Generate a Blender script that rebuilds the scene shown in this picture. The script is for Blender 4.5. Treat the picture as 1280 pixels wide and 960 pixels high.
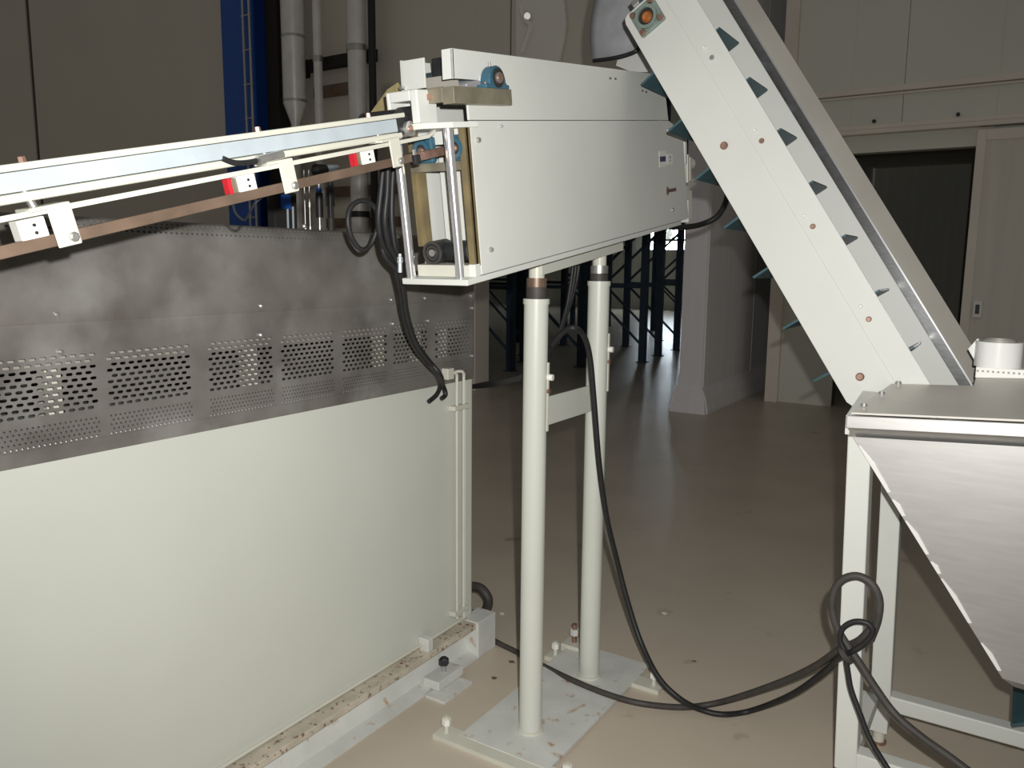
import bpy, bmesh, math, random
from mathutils import Vector, Matrix
random.seed(7)
sc = bpy.context.scene
for o in list(bpy.data.objects): bpy.data.objects.remove(o)
COL = sc.collection
R = math.radians

# ---------------------------------------------------------------- camera, light, exposure
FOC, YAW, PITCH, ROLL, CAMZ = 1000.0, R(32.6), R(-8.5), R(0.55), 1.5
fw = Vector((-math.sin(YAW)*math.cos(PITCH), math.cos(YAW)*math.cos(PITCH), math.sin(PITCH)))
rt = fw.cross(Vector((0,0,1))).normalized(); up = rt.cross(fw)
rt, up = rt*math.cos(ROLL)+up*math.sin(ROLL), up*math.cos(ROLL)-rt*math.sin(ROLL)
CAM = Vector((0,0,CAMZ))
cd = bpy.data.cameras.new('camera'); cam = bpy.data.objects.new('camera', cd); COL.objects.link(cam)
cd.sensor_width = 36; cd.lens = 36*FOC/1280; cd.clip_start = 0.02; cd.clip_end = 200
m = Matrix((rt, up, -fw)).transposed().to_4x4(); m.translation = CAM; cam.matrix_world = m
sc.camera = cam

w = bpy.data.worlds.new('hall_ambient'); sc.world = w; w.use_nodes = True
w.node_tree.nodes['Background'].inputs[0].default_value = (1.0, .965, .91, 1)
w.node_tree.nodes['Background'].inputs[1].default_value = .115

# the photographer's flash: a small lamp above and to the right of the lens
fl = bpy.data.lights.new('camera_flash_offscreen', 'SPOT'); fl.energy = 245; fl.spot_size = R(122); fl.spot_blend = 1.0; fl.shadow_soft_size = .012; fl.color = (1, .985, .95)
flo = bpy.data.objects.new('camera_flash_offscreen', fl); COL.objects.link(flo)
fm = Matrix((rt, up, -fw)).transposed().to_4x4(); fm.translation = CAM + rt*.055 + up*.075; flo.matrix_world = fm

vs = sc.view_settings
vs.view_transform = 'Standard'; vs.look = 'None'; vs.gamma = 1; vs.use_curve_mapping = False; vs.exposure = 0.0

# ---------------------------------------------------------------- helpers
def at(x, y, ax, v):
    d = fw + rt*((x-640)/FOC) - up*((y-480)/FOC)
    return CAM + d*((v-CAM[ax])/d[ax])

def mat(name, col, rough=.5, metal=0., var=.08, scale=6., bump=0., col2=None, stain=None, emit=0., spec=.5, stretch=None, coat=0.):
    M = bpy.data.materials.new(name); M.use_nodes = True
    nt = M.node_tree; N = nt.nodes; L = nt.links; b = N['Principled BSDF']
    b.inputs['Roughness'].default_value = rough; b.inputs['Metallic'].default_value = metal
    b.inputs['Specular IOR Level'].default_value = spec; b.inputs['Coat Weight'].default_value = coat
    tc = N.new('ShaderNodeTexCoord'); mp = N.new('ShaderNodeMapping'); L.new(tc.outputs['Object'], mp.inputs[0])
    if stretch: mp.inputs['Scale'].default_value = stretch
    nz = N.new('ShaderNodeTexNoise'); nz.inputs['Scale'].default_value = scale; nz.inputs['Detail'].default_value = 6
    L.new(mp.outputs[0], nz.inputs['Vector'])
    cr = N.new('ShaderNodeValToRGB'); L.new(nz.outputs['Fac'], cr.inputs[0])
    a = tuple(max(0, c*(1-var)) for c in col); c2 = col2 or tuple(min(1, c*(1+var)) for c in col)
    cr.color_ramp.elements[0].position = .32; cr.color_ramp.elements[1].position = .68
    cr.color_ramp.elements[0].color = (*a, 1); cr.color_ramp.elements[1].color = (*c2, 1)
    out = cr.outputs[0]
    if stain:
        scol, sscale, lo, hi = stain
        n2 = N.new('ShaderNodeTexNoise'); n2.inputs['Scale'].default_value = sscale; n2.inputs['Detail'].default_value = 8
        L.new(tc.outputs['Object'], n2.inputs['Vector'])
        r2 = N.new('ShaderNodeValToRGB'); r2.color_ramp.elements[0].position = lo; r2.color_ramp.elements[1].position = hi
        L.new(n2.outputs['Fac'], r2.inputs[0])
        mx = N.new('ShaderNodeMixRGB'); L.new(r2.outputs[0], mx.inputs[0]); L.new(out, mx.inputs[1]); mx.inputs[2].default_value = (*scol, 1)
        out = mx.outputs[0]
    L.new(out, b.inputs['Base Color'])
    if bump:
        bp = N.new('ShaderNodeBump'); bp.inputs['Strength'].default_value = bump; bp.inputs['Distance'].default_value = .002
        L.new(nz.outputs['Fac'], bp.inputs['Height']); L.new(bp.outputs[0], b.inputs['Normal'])
    if emit:
        b.inputs['Emission Color'].default_value = (*col, 1); b.inputs['Emission Strength'].default_value = emit
    return M

P = {}
P['paint'] = mat('cream_paint', (.63,.64,.605), .42, var=.03, scale=3, spec=.35)
P['paint2'] = mat('pale_machine_paint', (.57,.585,.53), .38, var=.025, scale=2.5, spec=.4)
P['bright'] = mat('ivory_paint', (.585,.58,.50), .4, var=.04, scale=8)
P['plinth'] = mat('dusty_paint', (.60,.61,.58), .6, var=.08, scale=9, stain=((.42,.27,.17), 22, .62, .74))
P['rusty'] = mat('rust_speckled_ledge', (.52,.47,.38), .7, var=.15, scale=16, stain=((.19,.10,.06), 60, .58, .66))
P['dark'] = mat('dark_grey_sheet', (.165,.152,.138), .42, .25, var=.18, scale=6, col2=(.235,.222,.206), bump=.008, stain=((.32,.31,.30), 4.5, .54, .78))
P['inside'] = mat('dark_interior', (.02,.018,.016), .8)
P['galv'] = mat('galvanised_face', (.47,.53,.57), .38, .12, var=.07, scale=14)
P['brown'] = mat('brown_bare_bar', (.21,.145,.105), .45, .45, var=.2, scale=14)
P['steelbar'] = mat('raw_steel_bar', (.30,.27,.20), .45, .55, var=.2, scale=18)
P['chrome'] = mat('chrome', (.86,.86,.89), .2, .82, var=.02)
P['steel'] = mat('zinc_steel', (.55,.54,.52), .35, .8, var=.08, scale=30)
P['stain'] = mat('brushed_stainless', (.66,.65,.63), .34, .72, var=.06, scale=5, stretch=(1,1,18))
P['mirror'] = mat('polished_guard', (.50,.51,.52), .16, 1., var=.15, scale=30, stretch=(1,8,8))
P['hopper'] = mat('hopper_steel', (.60,.59,.575), .46, .88, var=.05, scale=9, stretch=(1,1,9))
P['plate'] = mat('dull_steel_plate', (.60,.575,.53), .5, .30, var=.07, scale=5, bump=.02)
P['flange'] = mat('grey_brown_guard', (.36,.34,.30), .55, .2, var=.06, scale=5)
P['hood'] = mat('zinc_hood', (.36,.37,.385), .75, .1, var=.1, scale=12)
P['olive'] = mat('olive_brass_angle', (.24,.19,.10), .5, .3, var=.2, scale=16)
P['blue'] = mat('bearing_blue', (.038,.115,.17), .4, .1, var=.15, scale=25)
P['bgreen'] = mat('bearing_grey_green', (.22,.28,.25), .45, .2, var=.15, scale=25)
P['rust'] = mat('rusty_orange_hub', (.45,.15,.04), .6, .2, var=.35, scale=60)
P['copper'] = mat('coppery_bolt', (.34,.21,.16), .4, .6, var=.2, scale=60)
P['black'] = mat('black_rubber', (.018,.018,.02), .45, var=.2, scale=40)
P['cable'] = mat('black_cable', (.017,.017,.018), .5, var=.2, scale=40, spec=.4)
P['cableg'] = mat('grey_brown_cable', (.048,.042,.038), .6, var=.2, scale=30)
P['teal'] = mat('teal_cleat', (.038,.09,.108), .5, var=.15, scale=20)
P['belt'] = mat('dark_belt', (.05,.075,.085), .55, var=.15, scale=18)
P['red'] = mat('red_lens', (.5,.02,.03), .25, var=.1, scale=30)
P['white'] = mat('white_plastic', (.80,.79,.74), .4, var=.03)
P['tape'] = mat('white_tape', (.86,.86,.84), .22, var=.02)
P['ink'] = mat('dark_ink', (.06,.06,.13), .6, var=.4, scale=160)
P['greyink'] = mat('grey_ink', (.33,.33,.34), .6, var=.2, scale=100)
P['wall'] = mat('brown_grey_wall_panel', (.70,.655,.56), .6, var=.03, scale=.7, bump=.01)
P['seam'] = mat('panel_joint', (.10,.09,.075), .8)
P['walld'] = mat('grey_wall_panel', (.72,.72,.63), .6, var=.03, scale=.8, bump=.01)
P['trim'] = mat('wall_trim', (.80,.735,.64), .55, var=.04, scale=2)
P['pier'] = mat('pale_pier', (.80,.78,.80), .5, var=.03, scale=2, stretch=(6,6,.4))
P['pierside'] = mat('pier_side_panel', (.80,.78,.80), .5, var=.05, scale=2, stretch=(6,6,.4))
P['door'] = mat('sliding_door_skin', (.68,.65,.57), .5, var=.04, scale=2, stretch=(8,8,.3))
P['room'] = mat('storage_wall_panel', (.72,.72,.63), .7, var=.06, scale=2, stretch=(6,6,.3))
P['rack'] = mat('dark_blue_rack', (.05,.08,.12), .6, var=.15)
P['colblue'] = mat('blue_column_paint', (.015,.095,.42), .5, var=.06)
P['pipe'] = mat('insulated_pipe', (.86,.83,.80), .4, .15, var=.06, scale=6)
P['sheet'] = mat('pale_grey_sheet', (.86,.83,.77), .55, .05, var=.04, scale=2)
P['pane'] = mat('daylight_pane', (.80,.90,1.0), .4, emit=45, var=0)
P['amber'] = mat('clear_amber_tube', (.30,.25,.12), .3, var=.15, scale=30)

def floor_mat():
    M = mat('epoxy_floor', (.545,.475,.385), .34, var=.06, scale=1.6, bump=.015, stain=((.28,.185,.11), 5.5, .66, .80), spec=.35)
    return M
P['floor'] = floor_mat()

class MB:
    def __init__(s): s.v = []; s.f = []
    def add(s, vs, fs):
        n = len(s.v); s.v += [Vector(v) for v in vs]; s.f += [tuple(i+n for i in f) for f in fs]; return s
    def box(s, a, b):
        x0,y0,z0 = a; x1,y1,z1 = b
        return s.add([(x0,y0,z0),(x1,y0,z0),(x1,y1,z0),(x0,y1,z0),(x0,y0,z1),(x1,y0,z1),(x1,y1,z1),(x0,y1,z1)],
            [(0,3,2,1),(4,5,6,7),(0,1,5,4),(1,2,6,5),(2,3,7,6),(3,0,4,7)])
    def prism(s, pts, d):
        d = Vector(d); n = len(pts); A = [Vector(p) for p in pts]
        nrm = Vector((0,0,0))
        for i in range(n): nrm += A[i].cross(A[(i+1) % n])
        if nrm.dot(d) > 0: A.reverse()
        return s.add(A+[p+d for p in A], [tuple(range(n)), tuple(range(2*n-1, n-1, -1))]+[(i, i+n, (i+1) % n+n, (i+1) % n) for i in range(n)])
    def cyl(s, p0, p1, r0, r1=None, n=20):
        r1 = r0 if r1 is None else r1
        return s.lathe(p0, p1, [(0,r0),(1,r1)], n)
    def lathe(s, p0, p1, prof, n=20):
        p0 = Vector(p0); p1 = Vector(p1); ax = p1-p0; L = ax.length; ax.normalize()
        a = ax.orthogonal().normalized(); b = ax.cross(a); V = []; Fs = []
        for t, r in prof:
            for k in range(n):
                th = 2*math.pi*k/n; V.append(p0+ax*(L*t)+(a*math.cos(th)+b*math.sin(th))*r)
        m_ = len(prof)
        for i in range(m_-1):
            for k in range(n): Fs.append((i*n+k, i*n+(k+1) % n, (i+1)*n+(k+1) % n, (i+1)*n+k))
        Fs.append(tuple(range(n-1, -1, -1))); Fs.append(tuple(range((m_-1)*n, m_*n)))
        return s.add(V, Fs)
    def ring(s, p0, p1, ro, ri, n=28):
        p0 = Vector(p0); p1 = Vector(p1); ax = (p1-p0).normalized(); a = ax.orthogonal().normalized(); b = ax.cross(a); V = []
        for p, r in ((p0,ro),(p1,ro),(p1,ri),(p0,ri)):
            for k in range(n):
                th = 2*math.pi*k/n; V.append(p+(a*math.cos(th)+b*math.sin(th))*r)
        return s.add(V, [(i*n+k, i*n+(k+1) % n, ((i+1) % 4)*n+(k+1) % n, ((i+1) % 4)*n+k) for i in range(4) for k in range(n)])
    def tube(s, pts, r, n=10, sub=6, closed=False):
        Q = spline(pts, sub) if sub > 1 else [Vector(p) for p in pts]
        V = []; Fs = []; prev = None
        for i, p in enumerate(Q):
            t = (Q[min(i+1, len(Q)-1)]-Q[max(i-1, 0)]).normalized()
            a = t.orthogonal().normalized() if prev is None else (prev-t*prev.dot(t)).normalized()
            prev = a; b = t.cross(a)
            for k in range(n):
                th = 2*math.pi*k/n; V.append(p+(a*math.cos(th)+b*math.sin(th))*r)
        for i in range(len(Q)-1):
            for k in range(n): Fs.append((i*n+k, i*n+(k+1) % n, (i+1)*n+(k+1) % n, (i+1)*n+k))
        Fs.append(tuple(range(n-1, -1, -1))); Fs.append(tuple(range((len(Q)-1)*n, len(Q)*n)))
        return s.add(V, Fs)
    def build(s, name, material, parent=None, bevel=0., smooth=False, origin=None, label=None):
        me = bpy.data.meshes.new(name)
        o0 = ORG.get(parent, Vector((0,0,0))) if parent else Vector(origin or (0,0,0))
        me.from_pydata([tuple(v-o0) for v in s.v], [], s.f)
        bm = bmesh.new(); bm.from_mesh(me); bmesh.ops.recalc_face_normals(bm, faces=bm.faces); bm.to_mesh(me); bm.free()
        me.materials.append(P[material]); o = bpy.data.objects.new(name, me); COL.objects.link(o)
        ORG[o] = o0
        if parent: o.parent = parent
        else: o.location = o0
        if smooth:
            for p in me.polygons: p.use_smooth = True
            me.set_sharp_from_angle(angle=R(38))
        if bevel:
            bv = o.modifiers.new('bevel', 'BEVEL'); bv.width = bevel; bv.segments = 2; bv.limit_method = 'ANGLE'; bv.angle_limit = R(40)
        if label: o['label'] = label
        return o
ORG = {}
def spline(pts, sub):
    A = [Vector(p) for p in pts]; out = []
    for i in range(len(A)-1):
        p0 = A[max(i-1,0)]; p1 = A[i]; p2 = A[i+1]; p3 = A[min(i+2, len(A)-1)]
        for k in range(sub):
            t = k/sub
            out.append(.5*((2*p1)+(p2-p0)*t+(2*p0-5*p1+4*p2-p3)*t*t+(3*p1-p0-3*p2+p3)*t**3))
    return out+[A[-1]]
def thing(name, label, cat, loc, group=None):
    o = bpy.data.objects.new(name, None); o.empty_display_size = .1; COL.objects.link(o); o.location = loc; ORG[o] = Vector(loc)
    return tag(o, label, cat, group)
def tag(o, label, cat, group=None):
    o['label'] = label; o['category'] = cat
    if group: o['group'] = group
    return o
def struct(o): o['kind'] = 'structure'; return o
def dup(o, off, parent=None):
    c = o.copy(); COL.objects.link(c); ORG[c] = ORG[o]
    if parent: c.parent = parent
    c.location = o.location+Vector(off)
    return c

# ---------------------------------------------------------------- the hall
YB = 7.75
struct(MB().box((-42,-9,-.12),(9,27,0)).build('floor', 'floor'))
wb = struct(MB().box((-42,YB+.03,0),(-5.47,YB+.25,11)).box((-5.47,YB+.03,3.3),(-2.99,YB+.25,11)).build('wall_back', 'seam'))
for x0, x1, z0 in ((-42,-27.02,0),(-27,-15.02,0),(-14.90,-8.55,0),(-8.53,-5.47,0),(-5.47,-5.03,3.3),(-5.01,-2.99,3.3)):
    MB().box((x0,YB,z0),(x1,YB+.03,11)).build('panel', 'wall', wb, bevel=.006)
tr = struct(MB().box((-5.60,YB-.03,0),(-5.46,YB+.26,3.3)).build('trim_1', 'trim', bevel=.006))
# pier: the end of a partition that runs away beyond the opening
wp = struct(MB().box((-2.985,7.9,0),(-2.74,27,11)).build('wall_partition', 'pier'))
for y0, y1 in ((7.92,9.55),(9.57,11.2),(11.22,14)):
    MB().box((-2.74,y0,0),(-2.725,y1,11)).build('panel', 'pierside', wp)
prof = [(0,0),(.075,0),(.075,.03),(.05,.16),(.012,.26),(0,.27)]
struct(MB().prism([(-2.725+a,7.86,z) for a, z in prof], (0,5,0)).build('baseboard_right', 'pierside'))
struct(MB().add([], []).prism([(-3.05,7.82,0),(-2.665,7.82,0),(-2.665,7.82,.03),(-2.70,7.86,.20),(-2.725,7.885,.27),(-2.99,7.885,.27),(-3.03,7.86,.20),(-3.05,7.82,.03)], (0,.1,0)).build('baseboard_end', 'pier'))
# wall with the sliding door
YD = 9.1
wd = struct(MB().box((-2.37,YD+.03,0),(-1.70,YD+.2,11)).box((-1.70,YD+.03,2.84),(-.40,YD+.2,11)).box((-.40,YD+.03,0),(9,YD+.2,11)).build('wall_right', 'seam'))
for x0, x1, z0 in ((-2.37,-1.70,0),(-1.70,-1.218,2.84),(-1.214,-.40,2.84),(-.40,1.3,0),(1.305,4,0),(4.005,9,0)):
    MB().box((x0,YD,z0),(x1,YD+.03,11)).build('panel', 'walld', wd, bevel=.003)
struct(MB().box((-2.36,YD-.06,3.245),(9,YD,3.305)).box((-2.36,YD-.04,3.215),(9,YD,3.235)).build('trim_2', 'trim', bevel=.004))
t3 = struct(MB().box((-2.36,YD-.12,2.885),(9,YD,2.93)).box((-2.36,YD-.15,2.835),(9,YD,2.88)).build('trim_3', 'trim', bevel=.004))
for x in (-1.47,-.72,.1): MB().cyl((x,YD-.03,2.975),(x,YD,2.975),.018).build('bolt', 'black', t3)
struct(MB().box((-1.72,YD-.03,2.665),(-.40,YD+.12,2.84)).build('trim_4', 'walld', bevel=.004))
struct(MB().box((-2.40,YD-.07,0),(-2.26,YD+.2,11)).build('trim_5', 'trim', bevel=.006))
dr = struct(MB().box((-.53,YD-.13,.03),(.95,YD-.05,2.80)).build('door_1', 'door', bevel=.004))
MB().box((-.535,YD-.15,.03),(-.455,YD-.045,2.80)).build('stile', 'trim', dr, bevel=.004)
MB().box((-.455,YD-.142,2.70),(.95,YD-.13,2.80)).build('top_rail', 'trim', dr, bevel=.003)
hd = MB().box((-.44,YD-.165,1.03),(-.355,YD-.13,1.20)).build('pull_handle', 'white', dr, bevel=.01, label='white pull handle with dark middle')
MB().box((-.415,YD-.168,1.07),(-.38,YD-.164,1.16)).build('dark_insert', 'black', hd)  # flat black plate colours the middle of the handle, no hollow cut
# dim room behind the door
wr = struct(MB().box((-2.7,17.2,0),(3,17.3,4)).box((-2.7,YD+.2,3.4),(3,17.2,3.5)).box((2.9,YD+.2,0),(3,17.2,3.4)).build('wall_cold_room', 'room'))
for x in (-2.2,-1.05,.1): MB().box((x,17.17,0),(x+1.13,17.2,3.4)).build('panel', 'room', wr)
# storage hall beyond the opening
struct(MB().box((-26,26,0),(-2.9,26.2,7)).box((-26,YB+.25,0),(-25.8,26,7)).build('wall_far', 'room'))
struct(MB().box((-26,YB+.2,6.9),(9,27,7)).build('ceiling', 'room'))
wn = struct(MB().box((-11.0,25.93,1.95),(-9.55,26,2.05)).box((-11.0,25.93,2.78),(-9.55,26,2.86)).box((-11.0,25.93,2.32),(-9.55,26,2.40)).build('window_1', 'room'))
for i in range(7):
    for z0, z1 in ((2.06,2.31),(2.41,2.77)):
        if (i, z0) in ((2,2.41),(3,2.41)): continue
        MB().box((-10.98+i*.205,25.95,z0),(-10.98+i*.205+.16,25.98,z1)).build('pane', 'pane', wn)

# ---------------------------------------------------------------- pallet racks
def rack(x, y, wdt=1.0, h=4.2):
    t = thing('rack_frame', 'dark blue pallet rack frame with diagonal braces standing in the unlit storage hall', 'rack', (x,y,0), 'pallet rack frames beyond the opening')
    for dx in (0,-wdt):
        MB().box((x+dx-.05,y-.05,0),(x+dx+.05,y+.05,h)).build('upright', 'rack', t)
        MB().box((x+dx-.08,y-.08,0),(x+dx+.08,y+.08,.012)).build('foot_plate', 'rack', t)
    z = .25; k = 0
    while z < h-1:
        a, b = ((x, x-wdt), (x-wdt, x))[k % 2]
        MB().cyl((a,y,z),(b,y,z+.9),.022, n=6).build('brace', 'rack', t); z += .95; k += 1
    for z in (1.15,2.6):
        MB().box((x-wdt,y-.02,z),(x,y+.02,z+.05)).build('tie_bar', 'rack', t)
for x, y in ((-6.1,9.5),(-5.5,10.5),(-5.0,11.6),(-5.15,12.6),(-5.25,13.7),(-5.2,15.2),(-7.0,11.3),(-7.3,13.2),(-7.5,15.4),(-6.3,17.5),(-9.2,14.6),(-8.7,18.0)): rack(x, y)

# ---------------------------------------------------------------- services on the back wall
c = thing('steel_column', 'bright blue painted steel column against the brown back wall', 'column', (-8.9,7.45,0))
MB().box((-9.22,7.25,0),(-8.62,7.28,7)).build('flange', 'colblue', c); MB().box((-9.22,7.68,0),(-8.62,7.71,7)).build('flange', 'colblue', c)
MB().box((-8.94,7.28,0),(-8.90,7.68,7)).build('web', 'colblue', c)
c = thing('wire_cable_tray', 'thin wire cable tray running up the blue column', 'cable tray', (-8.7,7.2,0))
for x in (-8.73,-8.61): MB().cyl((x,7.2,0),(x,7.2,4.9),.016, n=8).build('rail', 'steel', c, smooth=True)
for k in range(11): MB().cyl((-8.76,7.2,.4+k*.42),(-8.58,7.2,.4+k*.42),.010, n=6).build('rung', 'steel', c)
tag(MB().box((-8.56,7.4,0),(-8.34,7.74,7)).build('black_strip', 'inside', origin=(-8.45,7.55,0), bevel=.01), 'black upright strip between blue column and thickest pipe', 'cable riser')  # plain black upright filling the gap beside the column
def pipe(name, lab, x, y, r, prof, cat='pipe'):
    t = thing(name, lab, cat, (x,y,0))
    MB().lathe((x,y,0),(x,y,7),prof, 24).build('tube', 'pipe', t, smooth=True); return t
pa = pipe('insulated_pipe', 'thick silver clad pipe narrowing to a cone beside the blue column', -8.10, 7.45, .15, [(0,.055),(.465,.055),(.50,.145),(1,.145)])
for z in (3.52,4.3): MB().ring((-8.10,7.45,z),(-8.10,7.45,z+.03),.152,.14).build('band', 'steel', pa, smooth=True)
pb = pipe('water_pipe', 'slim silver pipe between the two thicker clad pipes', -7.72, 7.5, .055, [(0,.055),(1,.055)])
MB().ring((-7.72,7.5,3.98),(-7.72,7.5,4.05),.064,.05).build('clamp', 'steel', pb, smooth=True)
pc = pipe('insulated_pipe', 'silver clad pipe with clamp bands beside a thin black conduit', -7.06, 7.5, .115, [(0,.105),(1,.118)])
for z, mm in ((4.02,'steel'),(4.85,'steel'),(2.06,'black')): MB().ring((-7.06,7.5,z),(-7.06,7.5,z+.07),.126,.10).build('band', mm, pc, smooth=True)
tag(MB().cyl((-6.86,7.55,0),(-6.86,7.55,7),.045, n=12).build('conduit', 'black', smooth=True, origin=(-6.86,7.55,0)), 'thin black conduit running up beside the rightmost clad pipe', 'conduit')
t = thing('pipe_support', 'dark steel bracket arm carrying the silver pipes on back wall', 'bracket', (-7.6,7.65,3.98))
MB().box((-8.3,7.62,3.92),(-6.9,7.70,4.07)).build('arm', 'inside', t, bevel=.01)
for x in (-8.2,-7.3): MB().box((x,7.70,3.88),(x+.08,7.75,4.1)).build('wall_plate', 'inside', t)
tag(MB().box((-8.0,7.68,3.60),(-7.17,7.75,3.74)).build('wall_rail', 'brown', origin=(-7.6,7.72,3.67)), 'brown wall rail under the dark pipe bracket', 'rail')
for z in (2.35,1.95):
    tag(MB().box((-7.9,7.68,z),(-6.6,7.75,z+.12)).build('wall_rail', 'brown', origin=(-7.2,7.72,z)), 'brown wall rail low behind the inclined conveyor, upper of two' if z > 2 else 'brown wall rail low behind the inclined conveyor, lower of two', 'rail')
# pale curved sheet on the wall
t = thing('curved_sheet', 'pale grey round-edged sheet with hooked arm fixed high on back wall', 'sheet metal', (-4.75,7.7,3.7))
pts = [at(645,66,1,7.70), at(645,-60,1,7.70)]
for px, py in ((668,-60),(690,-40),(700,-18),(705,5),(707,28),(705,48),(701,66),(699,76)): pts.append(at(px,py,1,7.70))
pts.append(at(645,76,1,7.70))
MB().prism(pts[1:], (0,.03,0)).build('sheet', 'sheet', t)
arm = [at(px,py,1,7.66) for px, py in ((652,66),(659,45),(663,33),(657,26),(653,18),(650,8))]
MB().tube(arm, .030, 8).build('hooked_arm', 'sheet', t, smooth=True)
MB().cyl(at(659,20,1,7.70), at(659,20,1,7.64), .035, n=12).build('boss', 'steel', t, smooth=True)

# ---------------------------------------------------------------- long enclosed machine on the left
XF, YE = -1.72, 2.42
t = thing('enclosed_machine', 'long cream cabinet machine with dark perforated hood along its top', 'machine', (-2.2,.6,0))
MACH = t
Y0 = -2.4
MB().box((-2.9,Y0,.14),(XF,YE-.06,1.09)).build('side_panel', 'paint2', t, bevel=.004)
MB().box((XF-.09,YE-.06,.14),(XF+.0008,YE,1.09)).build('corner_post', 'paint2', t, bevel=.012)
MB().box((-2.9,YE-.058,.14),(XF-.092,YE-.01,1.09)).build('end_panel', 'paint2', t)
# hood, lower band: perforated
def perf(y0, y1, z0, z1, cols, rows, fw_, fh, X, stag, th=.0018):
    mb = MB(); pw = (y1-y0)/(cols+.5*stag); ph = (z1-z0)/rows; flat = []
    for r in range(rows):
        off = .5*pw*stag*(r % 2); zz0 = z0+r*ph; zz1 = zz0+ph
        if stag:
            if off: mb.add([(X,y0,zz0),(X,y0+off,zz0),(X,y0+off,zz1),(X,y0,zz1)], [(0,1,2,3)])
            else: mb.add([(X,y1-.5*pw,zz0),(X,y1,zz0),(X,y1,zz1),(X,y1-.5*pw,zz1)], [(0,1,2,3)])
        for c_ in range(cols):
            a = y0+off+c_*pw; b = a+pw; cy = (a+b)/2; cz = (zz0+zz1)/2; hw = pw*fw_/2; hh = ph*fh/2; k = min(hw, hh)*.75
            O = [(a,zz0),(cy-hw+k,zz0),(cy+hw-k,zz0),(b,zz0),(b,cz-hh+k),(b,cz+hh-k),(b,zz1),(cy+hw-k,zz1),(cy-hw+k,zz1),(a,zz1),(a,cz+hh-k),(a,cz-hh+k)]
            I = [(cy-hw+k,cz-hh),(cy+hw-k,cz-hh),(cy+hw,cz-hh+k),(cy+hw,cz+hh-k),(cy+hw-k,cz+hh),(cy-hw+k,cz+hh),(cy-hw,cz+hh-k),(cy-hw,cz-hh+k)]
            V = [(X,*p) for p in O]+[(X,*p) for p in I]+[(X-th,*p) for p in I]
            F_ = [(1,2,13,12),(2,3,4,14,13),(4,5,15,14),(5,6,7,16,15),(7,8,17,16),(8,9,10,18,17),(10,11,19,18),(11,0,1,12,19)]
            F_ += [(12+i,12+(i+1) % 8,20+(i+1) % 8,20+i) for i in range(8)]
            mb.add(V, F_)
    return mb
vents = [(.79-.215,.79+.195,9)]
vents = [(-.43,-.205,10),(-.18,.045,10),(.07,.295,10),(.32,.545,10),(.57,.795,9),(.765,.985,10),(1.003,1.222,10),(1.268,1.478,10),(1.502,1.708,10),(1.738,1.945,10),(1.968,2.150,9),(2.188,2.405,10)]
vents = [v for v in vents if v[0] > .5 or v[1] < .77]
vents.pop(4)
solid = MB(); edges = []
ZS0, ZS1, ZH0, ZH1 = 1.172, 1.302, 1.108, 1.158
hood = MB().box((XF-.0018,Y0,1.302),(XF,YE,1.374)).box((XF-.0018,Y0,1.158),(XF,YE,1.172)).box((XF-.0018,Y0,1.076),(XF+.002,YE,1.108))
ys = Y0
for (a, b, n) in vents:
    hood.box((XF-.0018,ys,ZH0),(XF,a,ZH1)); hood.box((XF-.0018,ys,ZS0),(XF,a,ZS1)); ys = b
hood.box((XF-.0018,ys,ZH0),(XF,YE,ZH1)); hood.box((XF-.0018,ys,ZS0),(XF,YE,ZS1))
hood.box((-2.9,YE-.002,1.09),(XF,YE,1.374))
hp = hood.build('perforated_hood', 'dark', t)
for (a, b, n) in vents:
    MB.build(perf(a, b, ZS0, ZS1, n, 10, .70, .52, XF, 1), 'slotted_grille', 'dark', hp)
    MB.build(perf(a, b, ZH0, ZH1, 19, 5, .50, .50, XF, 1), 'punched_grille', 'dark', hp)
# hood, upper band with a rolled top, its punched rows cut through
RR, ZC, A0, A1 = .05, 1.545, R(18), R(62)
def roll(a, d=0.): return (XF+.003-RR+(RR-d)*math.cos(a), ZC+(RR-d)*math.sin(a))
def strip(outer, inner_):
    return MB().prism([(x,Y0,z) for x, z in outer]+[(x,Y0,z) for x, z in reversed(inner_)], (0,YE-Y0-.001,0))
lo = [A0*k/3 for k in range(4)]; hi = [A1+(R(86)-A1)*k/3 for k in range(4)]
ub = strip([(XF+.003,1.372)]+[roll(a) for a in lo], [(XF+.0002,1.368)]+[roll(a,.003) for a in lo]).build('hood_cover', 'dark', t, smooth=True)
strip([roll(a) for a in hi]+[(-2.9,1.603)], [roll(a,.003) for a in hi]+[(-2.9,1.600)]).build('hood_top', 'dark', t, smooth=True)
pr = perf(Y0, YE-.001, A0*RR, A1*RR, 340, 3, .42, .46, 0., 1, th=.003)
pr.v = [Vector((roll(v.z/RR, -v.x)[0], v.y, roll(v.z/RR, -v.x)[1])) for v in pr.v]
rw = pr.build('punched_row', 'dark', ub); rw['kind'] = 'stuff'
MB().box((-1.756,Y0,1.10),(-1.752,YE-.01,1.166)).build('backing_strip', 'dark', t)
MB().box((-1.752,Y0,1.268),(-1.748,YE-.01,1.33)).build('backing_strip', 'flange', t)
MB().box((-2.9,Y0,1.09),(-2.88,YE-.01,1.60)).box((-2.9,Y0,1.09),(XF-.01,Y0+.01,1.54)).build('inner_lining', 'dark', t)
for y, wdt in ((.905,.034),(1.435,.034),(1.955,.022),(2.145,.020),(2.30,.012),(.38,.034),(-.15,.034)):
    MB().box((-1.79,y-wdt/2,1.09),(-1.755,y+wdt/2,1.38)).build('inner_post', 'bright', t)
MB().box((-1.78,Y0,1.09),(-1.75,YE-.01,1.112)).box((-1.80,Y0,1.335),(-1.75,YE-.01,1.36)).build('inner_rail', 'paint', t)
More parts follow.
